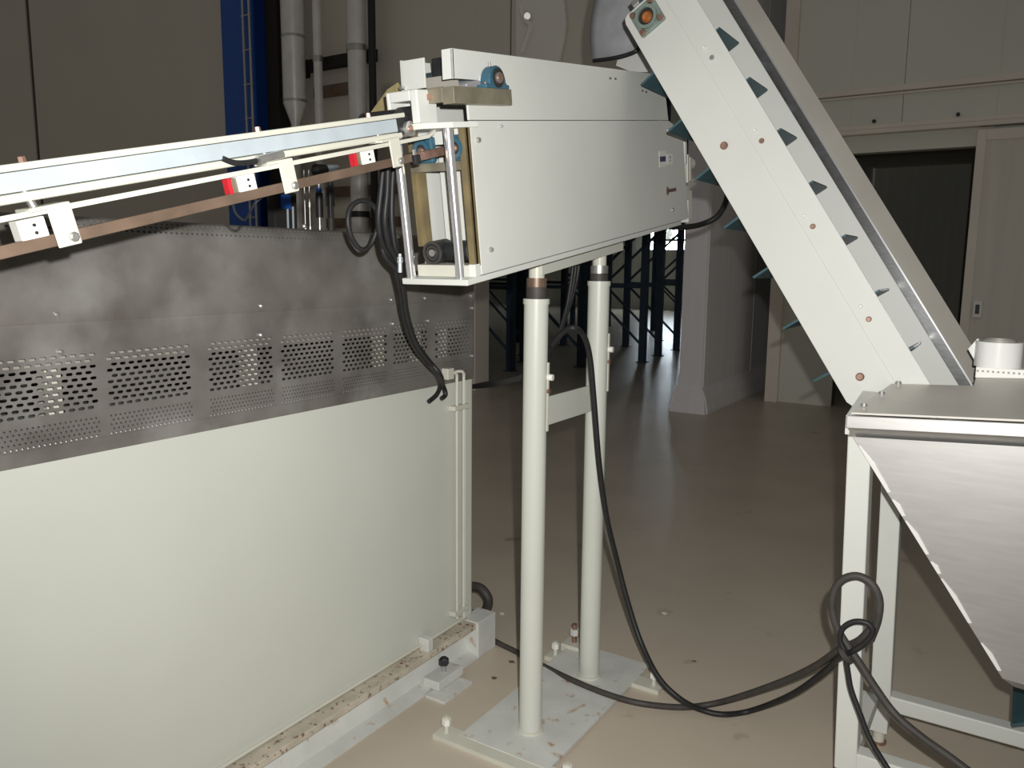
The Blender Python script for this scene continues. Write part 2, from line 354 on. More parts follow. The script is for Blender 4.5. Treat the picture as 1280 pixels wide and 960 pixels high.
for k, y in enumerate((.80,1.02,1.10,1.33,1.60,1.78,1.86,2.05)):
    MB().cyl((-1.90,y-.03,1.19+.02*(k % 3)),(-1.90,y+.03,1.21+.02*(k % 3)),.018, n=10).build('inner_coupling', 'brown', t, smooth=True)
for y, z in ((.903,1.386),(1.439,1.384),(1.96,1.384),(2.131,1.384),(2.401,1.384),(.906,1.307),(1.435,1.307),(1.967,1.307),(2.148,1.307),(2.408,1.34),(2.408,1.163),(2.408,1.45),(1.967,1.50),(1.6,1.60),(2.0,1.585)):
    MB().lathe((XF,y,z),(XF+.009,y,z),[(0,.0065),(.7,.006),(1,.003)], 10).build('rivet', 'steel', t, smooth=True)
# conduits on the white panel
for y, r in ((2.290,.0055),(2.332,.0055)):
    pts = [(XF+.006,y-.035,1.115),(XF+.02,y-.012,1.115),(XF+.02,y,1.10),(XF+.02,y,1.06),(XF+.02,y,.6),(XF+.02,y,.22)]
    if y < 2.3: pts += [(XF+.02,y,.185),(XF+.02,y-.03,.165),(XF+.02,1.5,.165),(XF+.02,-.5,.165)]
    else: pts += [(XF+.02,y,.165)]
    MB().tube(pts, r, 8, 5).build('conduit', 'bright', t, smooth=True)
for y, z in ((2.311,.985),(2.311,.205)):
    MB().box((XF,y-.045,z-.009),(XF+.03,y+.045,z+.009)).build('conduit_clip', 'bright', t, bevel=.002)
MB().box((XF,2.225,1.095),(XF+.03,2.262,1.135)).build('conduit_box', 'bright', t, bevel=.003)
MB().box((XF,2.085,.125),(XF+.045,2.115,.185)).build('conduit_clip', 'plinth', t, bevel=.003)
# plinth: channel with rusty ledge
MB().box((-2.85,Y0,.118),(XF+.055,YE-.01,.14)).build('ledge', 'rusty', t, bevel=.002)
MB().box((-2.85,Y0,0),(XF-.02,YE-.01,.118)).build('channel_web', 'plinth', t)
MB().prism([(XF-.02,Y0,.0),(XF+.062,Y0,.0),(XF+.062,Y0,.010),(XF+.02,Y0,.022),(XF-.012,Y0,.09),(XF-.02,Y0,.09)], (0,YE-.02-Y0,0)).build('channel_foot', 'plinth', t)
MB().box((XF-.02,2.365,0),(XF+.065,2.485,.145)).build('end_block', 'plinth', t, bevel=.003)
for y in (2.16,1.05):
    ft = MB().box((XF+.03,y-.085,.012),(XF+.10,y+.06,.045)).build('foot_bracket', 'plinth', t, bevel=.002)
    MB().cyl((XF+.065,y-.01,.03),(XF+.065,y-.01,.078),.009).build('bolt_shank', 'steel', ft, smooth=True)
    MB().lathe((XF+.065,y-.01,.072),(XF+.065,y-.01,.098),[(0,.018),(.8,.018),(1,.013)],6).build('bolt_head', 'black', ft)
tag(MB().box((XF+.072,2.035,0),(XF+.155,2.20,.010)).build('shim_plate', 'plinth', bevel=.001, origin=(XF+.1,2.12,0)), 'rust edged steel plate lying on floor against machine plinth', 'plate')
tag(MB().tube([at(586,733,1,2.62),at(600,735,1,2.62),at(610,748,1,2.62),at(608,762,1,2.63),at(598,768,1,2.64),at(585,767,1,2.64)], .020, 12).build('hose', 'cableg', smooth=True, origin=at(600,760,1,2.62)), 'thick dark hose curling out behind the machine corner', 'hose')

# items standing behind the machine hood
def behind(px, y0, y1, r, m1, name, lab, cat, extra=()):
    b = at(px, y1, 0, -2.30); tp = at(px, y0, 0, -2.30); b.z = 1.606; tp.y = b.y
    o = thing(name, lab, cat, b)
    MB().cyl(b, (b.x,b.y,tp.z), r, n=14).build('body', m1, o, smooth=True)
    for (f0, f1, rr, mm, nm) in extra:
        h = tp.z-b.z; MB().cyl((b.x,b.y,b.z+h*f0),(b.x,b.y,b.z+h*f1), rr, n=14).build(nm, mm, o, smooth=True)
behind(382,213,292,.0028,'steel','guide_rod','slim steel rod with collars behind the hood, one of a pair','rod',((.05,.12,.006,'steel','collar'),(.5,.56,.006,'steel','collar'),(.72,.8,.005,'steel','collar')))
behind(388,213,292,.0028,'steel','guide_rod','slim steel rod with collars behind the hood, one of a pair','rod',((.05,.12,.006,'steel','collar'),(.42,.5,.006,'steel','collar')))
for o in COL.objects:
    if o.name.startswith('guide_rod'): o['group'] = 'paired guide rods'
behind(400,232,290,.006,'steel','air_fitting','steel stem with blue and black push fitting behind the hood','fitting',((.35,.85,.014,'black','sleeve'),(.82,.95,.011,'colblue','collar'),(.95,1.05,.006,'steel','tip')))
behind(414,228,290,.013,'cableg','air_filter','grey filter cylinder with ivory cap behind the hood','filter',((.55,.8,.016,'black','neck'),(.8,.95,.012,'bright','cap'),(.95,1.08,.007,'bright','nozzle')))
q = at(412,214,0,-2.25)
o = thing('lamp_bowl', 'small pale bowl with dark blue cap seen above the brown bar', 'filter', (q.x,q.y,q.z-.03))
MB().lathe((q.x,q.y-.025,q.z),(q.x,q.y+.035,q.z+.006),[(0,.017),(.3,.022),(1,.022)],16).build('bowl', 'galv', o, smooth=True)
MB().lathe((q.x,q.y-.085,q.z-.004),(q.x,q.y-.025,q.z),[(0,.010),(.2,.022),(1,.022)],16).build('cap', 'inside', o, smooth=True)
MB().cyl((q.x,q.y,q.z-.17),(q.x,q.y,q.z-.015),.006).build('stem', 'black', o, smooth=True)
q = at(352,258,0,-2.30)
o = thing('blue_valve', 'blue valve body with two pale tubes behind the hood', 'valve', (q.x,q.y,1.606))
MB().box((q.x-.02,q.y-.05,1.606),(q.x+.02,q.y+.055,q.z+.05)).build('body', 'inside', o, bevel=.004)
MB().box((q.x+.02,q.y-.025,q.z-.01),(q.x+.03,q.y+.02,q.z+.04)).build('face', 'colblue', o, bevel=.003)
for dy in (.005,.03): MB().cyl((q.x+.025,q.y+dy,1.606),(q.x+.025,q.y+dy,q.z+.0),.004, n=8).build('tube', 'galv', o, smooth=True)

# ---------------------------------------------------------------- inclined rail conveyor
RO = Vector((-1.2,.56,1.505)); ra = R(14.4); r1 = Vector((0,math.cos(ra),math.sin(ra))); r2 = Vector((0,-math.sin(ra),math.cos(ra))); ex = Vector((1,0,0))
def rb(mb, u0, u1, v0, v1, x0, x1):
    V = [RO+ex*x+r1*u+r2*v for v in (v0,v1) for (x,u) in ((x0,u0),(x1,u0),(x1,u1),(x0,u1))]
    return mb.add(V, [(0,3,2,1),(4,5,6,7),(0,1,5,4),(1,2,6,5),(2,3,7,6),(3,0,4,7)])
def rk(mb, u0, u1, v0, v1, x0, x1, k=.0166):
    V = [RO+ex*x+r1*u+r2*(v-k*u) for v in (v0,v1) for (x,u) in ((x0,u0),(x1,u0),(x1,u1),(x0,u1))]
    return mb.add(V, [(0,3,2,1),(4,5,6,7),(0,1,5,4),(1,2,6,5),(2,3,7,6),(3,0,4,7)])
def rp(u, v, x=0.): return RO+ex*x+r1*u+r2*v
t = thing('rail_conveyor', 'narrow inclined conveyor with bright galvanised side rail rising over the dark hood', 'conveyor', rp(.4,0))
rk(MB(), -1.6,.885,.079,.106,-.012,0).build('side_rail', 'galv', t, bevel=.001)
rk(MB(), -1.6,.915,.107,.117,-.03,.002).build('top_lip', 'bright', t, bevel=.002)
rk(MB(), -1.6,.905,.064,.0775,-.03,-.004).build('lower_angle', 'bright', t, bevel=.004)
rk(MB(), -1.6,.88,.07,.10,-.11,-.098).build('side_rail', 'galv', t)
rk(MB(), -1.6,.90,.085,.091,-.098,-.012).build('belt', 'belt', t)
MB().cyl(rp(.905,.083,-.11), rp(.905,.083,-.005), .028, n=24).build('end_roller', 'black', t, smooth=True)
MB().cyl(rp(.925,.066,-.03), rp(.925,.066,.004), .017, n=18).build('roller_bearing', 'steel', t, smooth=True)
MB().cyl(rp(.925,.066,.003), rp(.925,.066,.006), .008, n=12).build('roller_shaft', 'copper', t, smooth=True)
# thin white bar with curved tip
mb = MB(); seq = [(-1.6,.052),(.0,.043),(.9,.038),(.985,.038),(1.01,.046),(1.022,.062)]
for (a, b), (c_, d_) in zip(seq, seq[1:]):
    mb.add([rp(a,b,-.004),rp(c_,d_,-.004),rp(c_,d_+.008,-.004),rp(a,b+.008,-.004),rp(a,b,.004),rp(c_,d_,.004),rp(c_,d_+.008,.004),rp(a,b+.008,.004)],
        [(0,3,2,1),(4,5,6,7),(0,1,5,4),(1,2,6,5),(2,3,7,6),(3,0,4,7)])
mb.build('guide_bar', 'bright', t)
rb(MB(), -1.6,1.05,-.006,.012,-.014,-.006).build('brown_bar', 'brown', t, bevel=.001)
rb(MB(), .93,1.05,-.008,.010,-.014,-.004).build('bar_end', 'copper', t, bevel=.001)
for u in (-.36,.078,.520,.838):
    b = rb(rb(MB(), u,u+.036,-.008,.052,.006,.010), u-.025,u+.036,.048,.054,-.03,.010).build('hanger_bracket', 'bright', t, bevel=.003)
    MB().lathe(rp(u+.024,.004,.008), rp(u+.024,.004,.018),[(0,.0075),(.8,.0075),(1,.005)],8).build('bolt', 'steel', b, smooth=True)
    MB().cyl(rp(u-.006,.05,-.01), rp(u-.012,.082,-.014), .006, n=12).build('standoff', 'steel', b, smooth=True)
MB().cyl(rp(.852,.05,-.02), rp(.846,.08,-.02), .006, n=12).build('standoff', 'steel', t, smooth=True)
for u, v in ((.077,.1155),(.507,.1085),(.81,.1035),(-.4,.123)):
    MB().lathe(rp(u,v,-.012), rp(u,v+.008,-.012),[(0,.006),(1,.0055)],6).build('bolt', 'copper', t)
for u in (.035,.428,.758):
    s_ = rb(MB(), u+.004,u+.044,.010,.040,-.03,-.006).build('sensor', 'white', t, bevel=.002)
    for dv in (.030,.019): MB().cyl(rp(u+.026,dv,-.008), rp(u+.026,dv,-.004),.0025, n=8).build('screw', 'black', s_, smooth=True)
    if u > .1:
        rb(MB(), u-.016,u-.008,.008,.040,-.026,-.008).build('red_lens', 'red', s_, bevel=.002)
        rb(MB(), u-.008,u+.004,.010,.037,-.024,-.010).build('circuit_face', 'steelbar', s_)
rb(MB(), .905,.925,-.012,.010,.008,.020).build('stop_block', 'black', t, bevel=.003)
MB().cyl(rp(.910,.01,.014), rp(.910,.022,.014), .005, n=8).build('set_screw', 'steel', t, smooth=True)
tag(MB().cyl(rp(.478,.060,.004), rp(.535,.063,.006), .0085, n=14).build('proximity_sensor', 'steel', smooth=True, origin=rp(.5,.058)), 'small cylindrical steel sensor under the galvanised rail', 'sensor')
tag(MB().tube([rp(.475,.060,.004),rp(.45,.060,.004),rp(.425,.064,.003),rp(.405,.074,.002)], .005, 8).build('sensor_lead', 'cable', smooth=True, origin=rp(.44,.06)), 'short ribbed black lead of the cylindrical sensor', 'cable')
tag(MB().tube([rp(.415,.005,-.012),rp(.42,-.02,-.02),rp(.44,-.038,-.03),rp(.468,-.040,-.05),rp(.505,-.018,-.06),rp(.52,.002,-.02)], .0022, 8).build('sensor_cable', 'black', smooth=True, origin=rp(.45,-.03)), 'thin black cable sagging below the brown bar', 'cable')

# ---------------------------------------------------------------- head conveyor box
BO = Vector((-1.132,1.570,1.449)); ba = R(8.5); b1 = Vector((0,math.cos(ba),math.sin(ba))); b2 = Vector((0,-math.sin(ba),math.cos(ba)))
def bp(X, u, v): return Vector((X, *(BO+b1*u+b2*v).yz))
def bb(mb, x0, x1, u0, u1, v0, v1):
    V = [bp(x,u,v) for v in (v0,v1) for (x,u) in ((x0,u0),(x1,u0),(x1,u1),(x0,u1))]
    return mb.add(V, [(0,3,2,1),(4,5,6,7),(0,1,5,4),(1,2,6,5),(2,3,7,6),(3,0,4,7)])
XN, XR = -1.132, -1.33
t = thing('head_conveyor', 'tilted cream conveyor head box carried on two posts, with chrome rods at its end', 'conveyor', (-1.23,2.25,1.45))
HEAD = t
bb(MB(), XR-.005,XN,-.002,1.40,-.001,.014).build('base_plate', 'paint', t, bevel=.002)
MB().prism([bp(XN,u,v) for u, v in ((.062,.016),(1.478,.016),(1.425,.335),(1.29,.377),(.062,.377))], (-.006,0,0)).build('side_panel', 'paint', t, bevel=.001)
MB().prism([bp(XN-.001,u,v) for u, v in ((.062,.3785),(1.29,.3785),(1.27,.46),(1.19,.528),(.018,.532),(.013,.468),(.165,.468),(.165,.45),(.062,.45))], (-.006,0,0)).build('upper_guard', 'paint', t, bevel=.001)
MB().prism([bp(XN-.001,u,v) for u, v in ((.018,.532),(.013,.468),(.017,.468),(.022,.532))], (-.03,0,0)).build('guard_lip', 'paint', t)
MB().prism([bp(XR,u,v) for u, v in ((.09,.016),(1.478,.016),(1.425,.335),(1.27,.528),(.07,.532),(.065,.455),(.09,.455))], (.006,0,0)).build('side_panel', 'paint', t, bevel=.001)
MB().prism([bp(XR+.006,u,v) for u, v in ((.068,.530),(.063,.462),(.068,.462),(.073,.530))], (.07,0,0)).build('guard_lip', 'paint', t, bevel=.001)
MB().cyl(bp(XR+.010,.064,.468), bp(XR+.010,.050,.468), .005, n=10).build('lip_bolt', 'steel', t, smooth=True)
# belt over drive roller
SU, SV = .149, .471
MB().cyl(bp(XR+.02,SU,SV), bp(XN-.018,SU,SV), .034, n=28).build('drive_roller', 'belt', t, smooth=True)
bb(MB(), XR+.05,XN-.018,SU,1.25,.505,.513).build('belt', 'black', t)
bb(MB(), XR+.075,XN-.012,.095,.14,.484,.529).build('belt_cleat', 'black', t, bevel=.004)
bb(MB(), XR+.06,XN-.045,.088,.094,.45,.486).build('scraper', 'flange', t)
MB().cyl(bp(XR-.02,SU,SV), bp(XN+.036,SU,SV), .0125, n=20).build('drive_shaft', 'steel', t, smooth=True)
MB().lathe(bp(XN-.075,SU-.03,SV-.012), bp(XN+.006,SU-.012,SV-.006), [(0,.012),(1,.019)], 20).build('shaft_sleeve', 'chrome', t, smooth=True)
fr = bb(bb(MB(), XN,XN+.032,-.035,.203,.411,.447), XN-.045,XN,-.035,-.025,.416,.449).build('bearing_frame', 'steelbar', t, bevel=.001)
bb(MB(), XN-.043,XN-.030,-.040,-.035,.424,.436).build('frame_bolt', 'copper', fr)
def arch(X0, X1, uc, v0, w_, h_, b_):
    pts = [bp(X0,uc-w_,v0), bp(X0,uc-w_,v0+b_)]
    for k in range(13):
        a = math.pi*(1-k/12); pts.append(bp(X0,uc+math.cos(a)*w_*.72,v0+b_+math.sin(a)*(h_-b_)))
    pts += [bp(X0,uc+w_,v0+b_), bp(X0,uc+w_,v0)]
    return MB().prism(pts, (X1-X0,0,0))
pbk = arch(XN+.002,XN+.030,SU,.447,.050,.052,.010).build('pillow_block', 'blue', t, bevel=.003, label='blue cast pillow block bearing')
MB().ring(bp(XN+.029,SU,SV), bp(XN+.033,SU,SV), .022, .015).build('bearing_ring', 'inside', pbk, smooth=True)
MB().cyl(bp(XN+.028,SU,SV), bp(XN+.031,SU,SV), .018).build('bearing_seat', 'inside', pbk, smooth=True)
MB().cyl(bp(XN+.030,SU,SV), bp(XN+.040,SU,SV), .010).build('shaft_end', 'copper', pbk, smooth=True)
MB().cyl(bp(XN+.016,SU-.01,.497), bp(XN+.016,SU-.01,.508), .0025, n=8).build('grease_nipple', 'steel', pbk, smooth=True)
for du in (-.042,.042): MB().cyl(bp(XN+.022,SU+du,.447), bp(XN+.022,SU+du,.461), .004, n=8).build('bolt', 'copper', pbk, smooth=True)
# top flange, pivot block
MB().prism([bp(x,u,.362) for x, u in ((-1.32,-.068),(-1.166,-.072),(-1.135,.0),(XN+.010,.082),(-1.32,.082))], b2*.013).build('top_flange', 'paint', t, bevel=.001)
blk = MB()
bb(blk, -1.262,-1.252,-.075,-.005,.375,.447); bb(blk, -1.192,-1.172,-.075,-.005,.375,.447); bb(blk, -1.252,-1.192,-.075,-.005,.424,.447); bb(blk,-1.252,-1.192,-.015,-.005,.375,.424)
blk.build('pivot_block', 'paint', t, bevel=.003)
MB().cyl(bp(-1.25,-.045,.392), bp(-1.195,-.045,.392), .024, n=20).build('pivot_roller', 'black', t, smooth=True)
# chrome rods
for X in (-1.163,-1.318):
    MB().cyl(bp(X,.016,.014), bp(X,.016,.363), .0115, n=24).build('chrome_rod', 'chrome', t, smooth=True)
# inside of the open end
bb(MB(), -1.300,XN-.012,.15,.156,.085,.300).build('inner_plate', 'paint', t)
bb(bb(MB(), XN-.024,XN-.001,.046,.052,.04,.372), XN-.006,XN-.001,.046,.065,.04,.372).build('corner_angle', 'olive', t)
bb(bb(MB(), XR,XR+.012,.07,.075,.085,.372), XR+.012,XR+.024,.075,.10,.085,.372).build('corner_angle', 'olive', t)
bb(MB(), XR+.01,XN-.006,.058,.075,.268,.288).build('bearing_rail', 'steelbar', t)
bb(MB(), XR+.04,XN-.02,.062,.066,.360,.372).build('spacer_bar', 'chrome', t)
bb(MB(), -1.30,-1.215,.075,.08,.330,.372).build('cover_plate', 'paint', t)
bb(MB(), XN-.045,XN-.012,.056,.06,.345,.368).build('clip_plate', 'paint', t, bevel=.002)
for X in (-1.272,-1.172):
    fb = bb(MB(), X-.030,X+.030,.052,.07,.288,.350).build('flange_bearing', 'blue', t, bevel=.006, label='blue cast flange bearing')
    MB().ring(bp(X,.044,.318), bp(X,.053,.318), .025, .015).build('bearing_ring', 'blue', fb, smooth=True)
    MB().cyl(bp(X,.050,.318), bp(X,.0515,.318), .016).build('bearing_seat', 'inside', fb, smooth=True)
    MB().lathe(bp(X,.040,.318), bp(X,.052,.318), [(0,.006),(.3,.009),(1,.009)], 14).build('shaft_end', 'copper', fb, smooth=True)
bb(MB(), -1.312,-1.148,.035,.075,.014,.043).build('motor_base', 'bright', t, bevel=.002)
bb(MB(), XN-.02,XN+.0,.035,.058,.014,.045).build('base_block', 'paint', t, bevel=.002)
mo = MB().cyl(bp(-1.265,.045,.072), bp(-1.265,.10,.072), .029, n=24).cyl(bp(-1.265,.085,.072), bp(XN-.010,.085,.072), .026, n=24).build('tail_roller', 'black', t, smooth=True)
for ro, ri, d in ((.029,.023,.004),(.018,.013,.003)): MB().ring(bp(-1.265,.045-d,.072), bp(-1.265,.046,.072), ro, ri).build('rim', 'cableg', mo, smooth=True)
MB().cyl(bp(-1.265,.040,.072), bp(-1.265,.046,.072), .009).build('hub', 'steel', mo, smooth=True)
MB().ring(bp(-1.17,.085,.072), bp(-1.165,.085,.072), .030, .02).build('collar', 'cableg', mo, smooth=True)
for u, v in ((.088,.333),(.106,.072),(1.282,.344),(1.308,.064),(.19,.363)):
    MB().lathe(bp(XN,u,v), bp(XN+.007,u,v), [(0,.0075 if u != .19 else .004),(1,.006 if u != .19 else .003)], 6).build('screw', 'steel', t)
for u, v in ((.818,.497),(.855,.497),(1.06,.468),(1.09,.465)):
    bb(MB(), XN,XN+.0006,u,u+.012,v,v+.006).build('paint_chip', 'brown', t)
s1 = bb(MB(), XN,XN+.0008,1.195,1.258,.220,.275).build('sticker', 'white', t, label='white sticker with a dark blue printed block')
bb(MB(), XN+.0008,XN+.0012,1.200,1.253,.238,.256).build('print', 'ink', s1)
s2 = bb(MB(), XN,XN+.0008,1.268,1.322,.226,.262).build('sticker', 'white', t, label='white square sticker with a small dark mark')
for v in (.236,.246,.251): bb(MB(), XN+.0008,XN+.0012,1.292,1.300,v,v+.004).build('print', 'ink', s2)
bb(bb(MB(), XN,XN+.003,1.255,1.345,.128,.140), XN,XN+.004,1.255,1.268,.120,.148).build('adjusting_slot', 'brown', t, label='dark brown adjusting slot')
# fittings at the right end
for (u0,u1,v0,v1,mm,nm) in ((1.455,1.475,.22,.335,'paint','end_strip'),(1.48,1.500,.15,.255,'bright','end_bracket'),(1.503,1.520,.155,.245,'bright','end_bracket'),(1.46,1.495,.085,.14,'bright','end_bracket'),(1.48,1.495,.0,.085,'paint','end_strip')):
    bb(MB(), XN-.05,XN-.002,u0,u1,v0,v1).build(nm, mm, t, bevel=.002)
MB().cyl(bp(XN-.03,1.52,.218), bp(XN-.03,1.575,.218), .024, n=18).build('end_cap', 'paint', t, smooth=True)
bb(MB(), XN-.03,XN-.01,1.50,1.585,.148,.160).build('lever', 'bright', t, bevel=.003)
jb = bb(MB(), XN-.10,XN-.03,1.49,1.60,.0,.115).build('junction_box', 'paint', t, bevel=.003)
bb(MB(), XN-.03,XN-.029,1.515,1.54,.05,.085).build('label_plate', 'greyink', jb)
MB().cyl(bp(XN-.03,1.535,.02), bp(XN-.025,1.535,.02), .006, n=8).build('screw', 'steel', jb)

MB().prism([at(px,py,1,1.606) for px, py in ((455,152),(484,112),(497,103),(503,118),(510,120),(512,150))], (0,.006,0)).build('amber_guard', 'amber', t, label='amber tinted plate tilted behind the pivot block')

# discharge hood behind the elevator head
t = thing('discharge_hood', 'grey sheet metal hood with curved edge and black rubber flap below elevator head', 'hood', at(775,80,1,2.95))
mb = MB(); rowsP = []
L_ = [(752,-40),(746,-15),(741,8),(737.5,30),(737,52),(739,76)]; R_ = [(845,-40),(835,-15),(822,8),(812,28),(806,42),(800,66)]
for k, ((xa,ya),(xb,yb)) in enumerate(zip(L_, R_)):
    for j in range(9):
        f = j/8; rowsP.append(at(xa+(xb-xa)*f, ya+(yb-ya)*f, 1, 2.98-.025*math.sin(math.pi*f)))
fs = [(k*9+j,k*9+j+1,(k+1)*9+j+1,(k+1)*9+j) for k in range(5) for j in range(8)]
mb.add(rowsP, fs); hd = mb.build('hood_sheet', 'hood', t, smooth=True)
so = hd.modifiers.new('thickness', 'SOLIDIFY'); so.thickness = .004
MB().tube([at(742,76,1,2.92), at(765,73,1,2.90), at(785,68,1,2.90), at(797,62,1,2.90), at(803,50,1,2.92)], .008, 8).build('rubber_flap', 'black', t, smooth=True)
MB().prism([at(px,py,1,2.99) for px, py in ((770,82),(772,74),(795,66),(812,60),(812,90),(790,90))], (0,.01,0)).build('back_sheet', 'paint', t)

# ---------------------------------------------------------------- support stand of the head box
t = thing('support_stand', 'cream twin post stand on a steel base plate bolted to the floor', 'stand', (-1.228,2.26,0))
STAND = t
XP = -1.228
MB().box((-1.40,1.90,.006),(-1.075,2.66,.018)).build('base_plate', 'plinth', t, bevel=.001)
for y0, y1, xa in ((1.855,1.925,-1.475),(2.50,2.565,-1.44)):
    cb = MB().box((xa,y0,0),(-.975,y1,.016)).build('cross_bar', 'bright', t, bevel=.001)
    for x in (xa+.03,-1.005):
        MB().cyl((x,(y0+y1)/2,.014),(x,(y0+y1)/2,.07),.008).build('anchor_stud', 'bright', cb, smooth=True)
        MB().lathe((x,(y0+y1)/2,.042),(x,(y0+y1)/2,.062),[(0,.015),(1,.015)],6).build('nut', 'white', cb)
pk = MB().box((-1.425,2.60,0),(-1.345,2.68,.03)).build('anchor_lug', 'bright', t, bevel=.003)
MB().cyl((-1.385,2.64,.028),(-1.385,2.64,.105),.010).build('anchor_stud', 'copper', pk, smooth=True)
MB().lathe((-1.385,2.64,.06),(-1.385,2.64,.085),[(0,.017),(1,.017)],6).build('nut', 'plinth', pk)
for y, zt, zc in ((2.05,1.398,1.449),(2.462,1.445,1.487)):
    po = MB().cyl((XP,y,.016),(XP,y,zt),.0365, n=32).build('post', 'paint2', t, smooth=True)
    MB().ring((XP,y,zt-.014),(XP,y,zt+.002),.0395,.030).build('top_collar', 'paint2', po, smooth=True)
    MB().ring((XP,y,.016),(XP,y,.026),.043,.036).build('weld_ring', 'bright', po, smooth=True)
    MB().cyl((XP,y,zt-.2),(XP,y,zc+.012),.030, n=28).build('inner_sleeve', 'steel' if y > 2.2 else 'brown', t, smooth=True)
    MB().cyl((XP,y,zt-.1),(XP,y,zc-.014),.0305, n=28).build('inner_tube', 'cableg', t, smooth=True)
    zb = (bp(XP,0,0)+b1*((y-BO.y)/b1.y)).z
    MB().cyl((XP,y,zc-.005),(XP,y,zb-.002),.0235, n=24).build('neck', 'bright', t, smooth=True)
    # slot and clamp screws
    MB().box((XP+.030,y+.012,1.0 if y < 2.2 else 1.07),(XP+.0375,y+.020,1.21 if y < 2.2 else 1.27)).build('slot_guide', 'bright', t)
    z = 1.165 if y < 2.2 else 1.215
    MB().cyl((XP+.02,y+.016,z),(XP+.050,y+.020,z),.010, n=12).build('clamp_screw', 'white', t, smooth=True)
    MB().cyl((XP+.02,y+.016,z-.042),(XP+.041,y+.018,z-.042),.008, n=12).build('clamp_hole', 'copper', t, smooth=True)
MB().box((XP-.004,2.08,1.005),(XP+.004,2.435,1.095)).build('tie_plate', 'paint2', t, bevel=.001)
bb(bb(MB(), XP-.03,XP+.03,.46,1.02,-.012,-.003), XP+.022,XP+.03,.46,1.02,-.048,-.012).build('top_angle', 'paint2', t, bevel=.001)

# ---------------------------------------------------------------- elevator and hopper
EY, EW, EK = 2.45, .31, .935
EO = Vector((-.415,EY,1.114)); e1 = Vector((-.541,0,.841)).normalized(); e2 = Vector((.841,0,.541)).normalized()
def ep(s_, n_, y=EY): return Vector((EO.x,y,EO.z))+e1*(s_*EK)+e2*(n_*EK)
def eb(mb, s0, s1, n0, n1, y0, y1):
    V = [ep(s_,n_,y) for y in (y0,y1) for (s_,n_) in ((s0,n0),(s1,n0),(s1,n1),(s0,n1))]
    return mb.add(V, [(0,3,2,1),(4,5,6,7),(0,1,5,4),(1,2,6,5),(2,3,7,6),(3,0,4,7)])
t = thing('cleated_elevator', 'steep cream belt elevator with teal cleats rising out of the steel hopper', 'elevator', ep(-.9,.1,EY+.16))
ELEV = t
def side(y, d, nm):
    pts = [(.0,0.0),(1.455,0.0),(1.472,.006),(1.478,.02),(1.478,.15),(-.14,.15),(-.14,.07)]
    return MB().prism([ep(a,b,y) for a, b in pts], (0,d,0)).build(nm, 'paint', t, bevel=.0015)
side(EY,.005,'side_panel'); side(EY+EW,-.005,'side_panel')
eb(MB(), -.15,1.80,.1495,.232,EY-.003,EY+.002).build('upper_panel', 'paint', t, bevel=.0015)
eb(MB(), 1.2,1.80,.1,.15,EY+.02,EY+.024).build('head_panel', 'paint', t)
eb(MB(), -.25,1.80,.15,.262,EY+EW-.004,EY+EW).build('upper_panel', 'paint', t)
eb(MB(), -.20,1.80,.258,.290,EY+EW-.012,EY+EW-.004).build('steel_guard', 'mirror', t, bevel=.001, label='shiny stainless guard strip')
eb(MB(), -.16,1.80,.289,.294,EY+EW-.018,EY+EW+.0).build('guard_edge', 'chrome', t)
MB().prism([ep(s_,n_,y) for s_, n_, y in ((-.13,.292,EY+EW-.006),(1.80,.292,EY+EW-.006),(1.80,.348,EY+EW+.02),(-.13,.348,EY+EW+.02))], (0,.006,0)).build('outer_guard', 'flange', t)
eb(MB(), -.95,1.42,.150,.156,EY+.02,EY+EW-.02).build('belt', 'belt', t)
eb(MB(), -.95,1.42,.004,.010,EY+.008,EY+EW-.02).build('return_belt', 'belt', t)
eb(MB(), -.95,.0,.02,.14,EY+.1,EY+EW-.1).build('lower_casing', 'flange', t)
MB().cyl(ep(1.417,.078,EY+.006), ep(1.417,.078,EY+EW-.006), .07, n=28).build('head_pulley', 'belt', t, smooth=True)
for k in range(8):
    s_ = 1.235-.1965*k
    eb(MB(), s_,s_+.006,.156,.243,EY+.02,EY+EW-.10).build('cleat', 'teal', t)
for k in range(13):
    s_ = 1.255-.1925*k; dn = -.062 if s_ > -.15 or s_ < -1 else -.02
    MB().prism([ep(s_,.004,EY+.008), ep(s_,dn,EY+.022), ep(s_,dn,EY+EW-.05), ep(s_,.004,EY+EW-.02)], e1*.007).build('cleat', 'teal', t)
# head bearing
hb = MB().prism([ep(a,b,EY-.012) for a, b in ((1.375,.026),(1.462,.026),(1.466,.030),(1.466,.118),(1.460,.122),(1.375,.122),(1.371,.118),(1.371,.030))], (0,.012,0)).build('head_bearing', 'bgreen', t, bevel=.004, label='grey green square flange bearing with rusty hub')
MB().ring(ep(1.418,.074,EY-.022), ep(1.418,.074,EY-.011), .036,.026).build('bearing_ring', 'bgreen', hb, smooth=True)
MB().cyl(ep(1.418,.074,EY-.0125), ep(1.418,.074,EY-.011), .028).build('bearing_seat', 'inside', hb, smooth=True)
MB().lathe(ep(1.418,.074,EY-.022), ep(1.418,.074,EY-.012), [(0,.011),(.5,.016),(1,.018)], 16).build('hub', 'rust', hb, smooth=True)
for a, b in ((1.383,.038),(1.383,.110),(1.453,.038),(1.453,.110)):
    MB().lathe(ep(a,b,EY-.024), ep(a,b,EY-.010), [(0,.008),(.6,.0105),(1,.0105)], 8).build('bolt', 'copper', hb, smooth=True)
eb(MB(), 1.478,1.50,.05,.075,EY-.008,EY+.02).build('tension_nut', 'steel', t, bevel=.003)
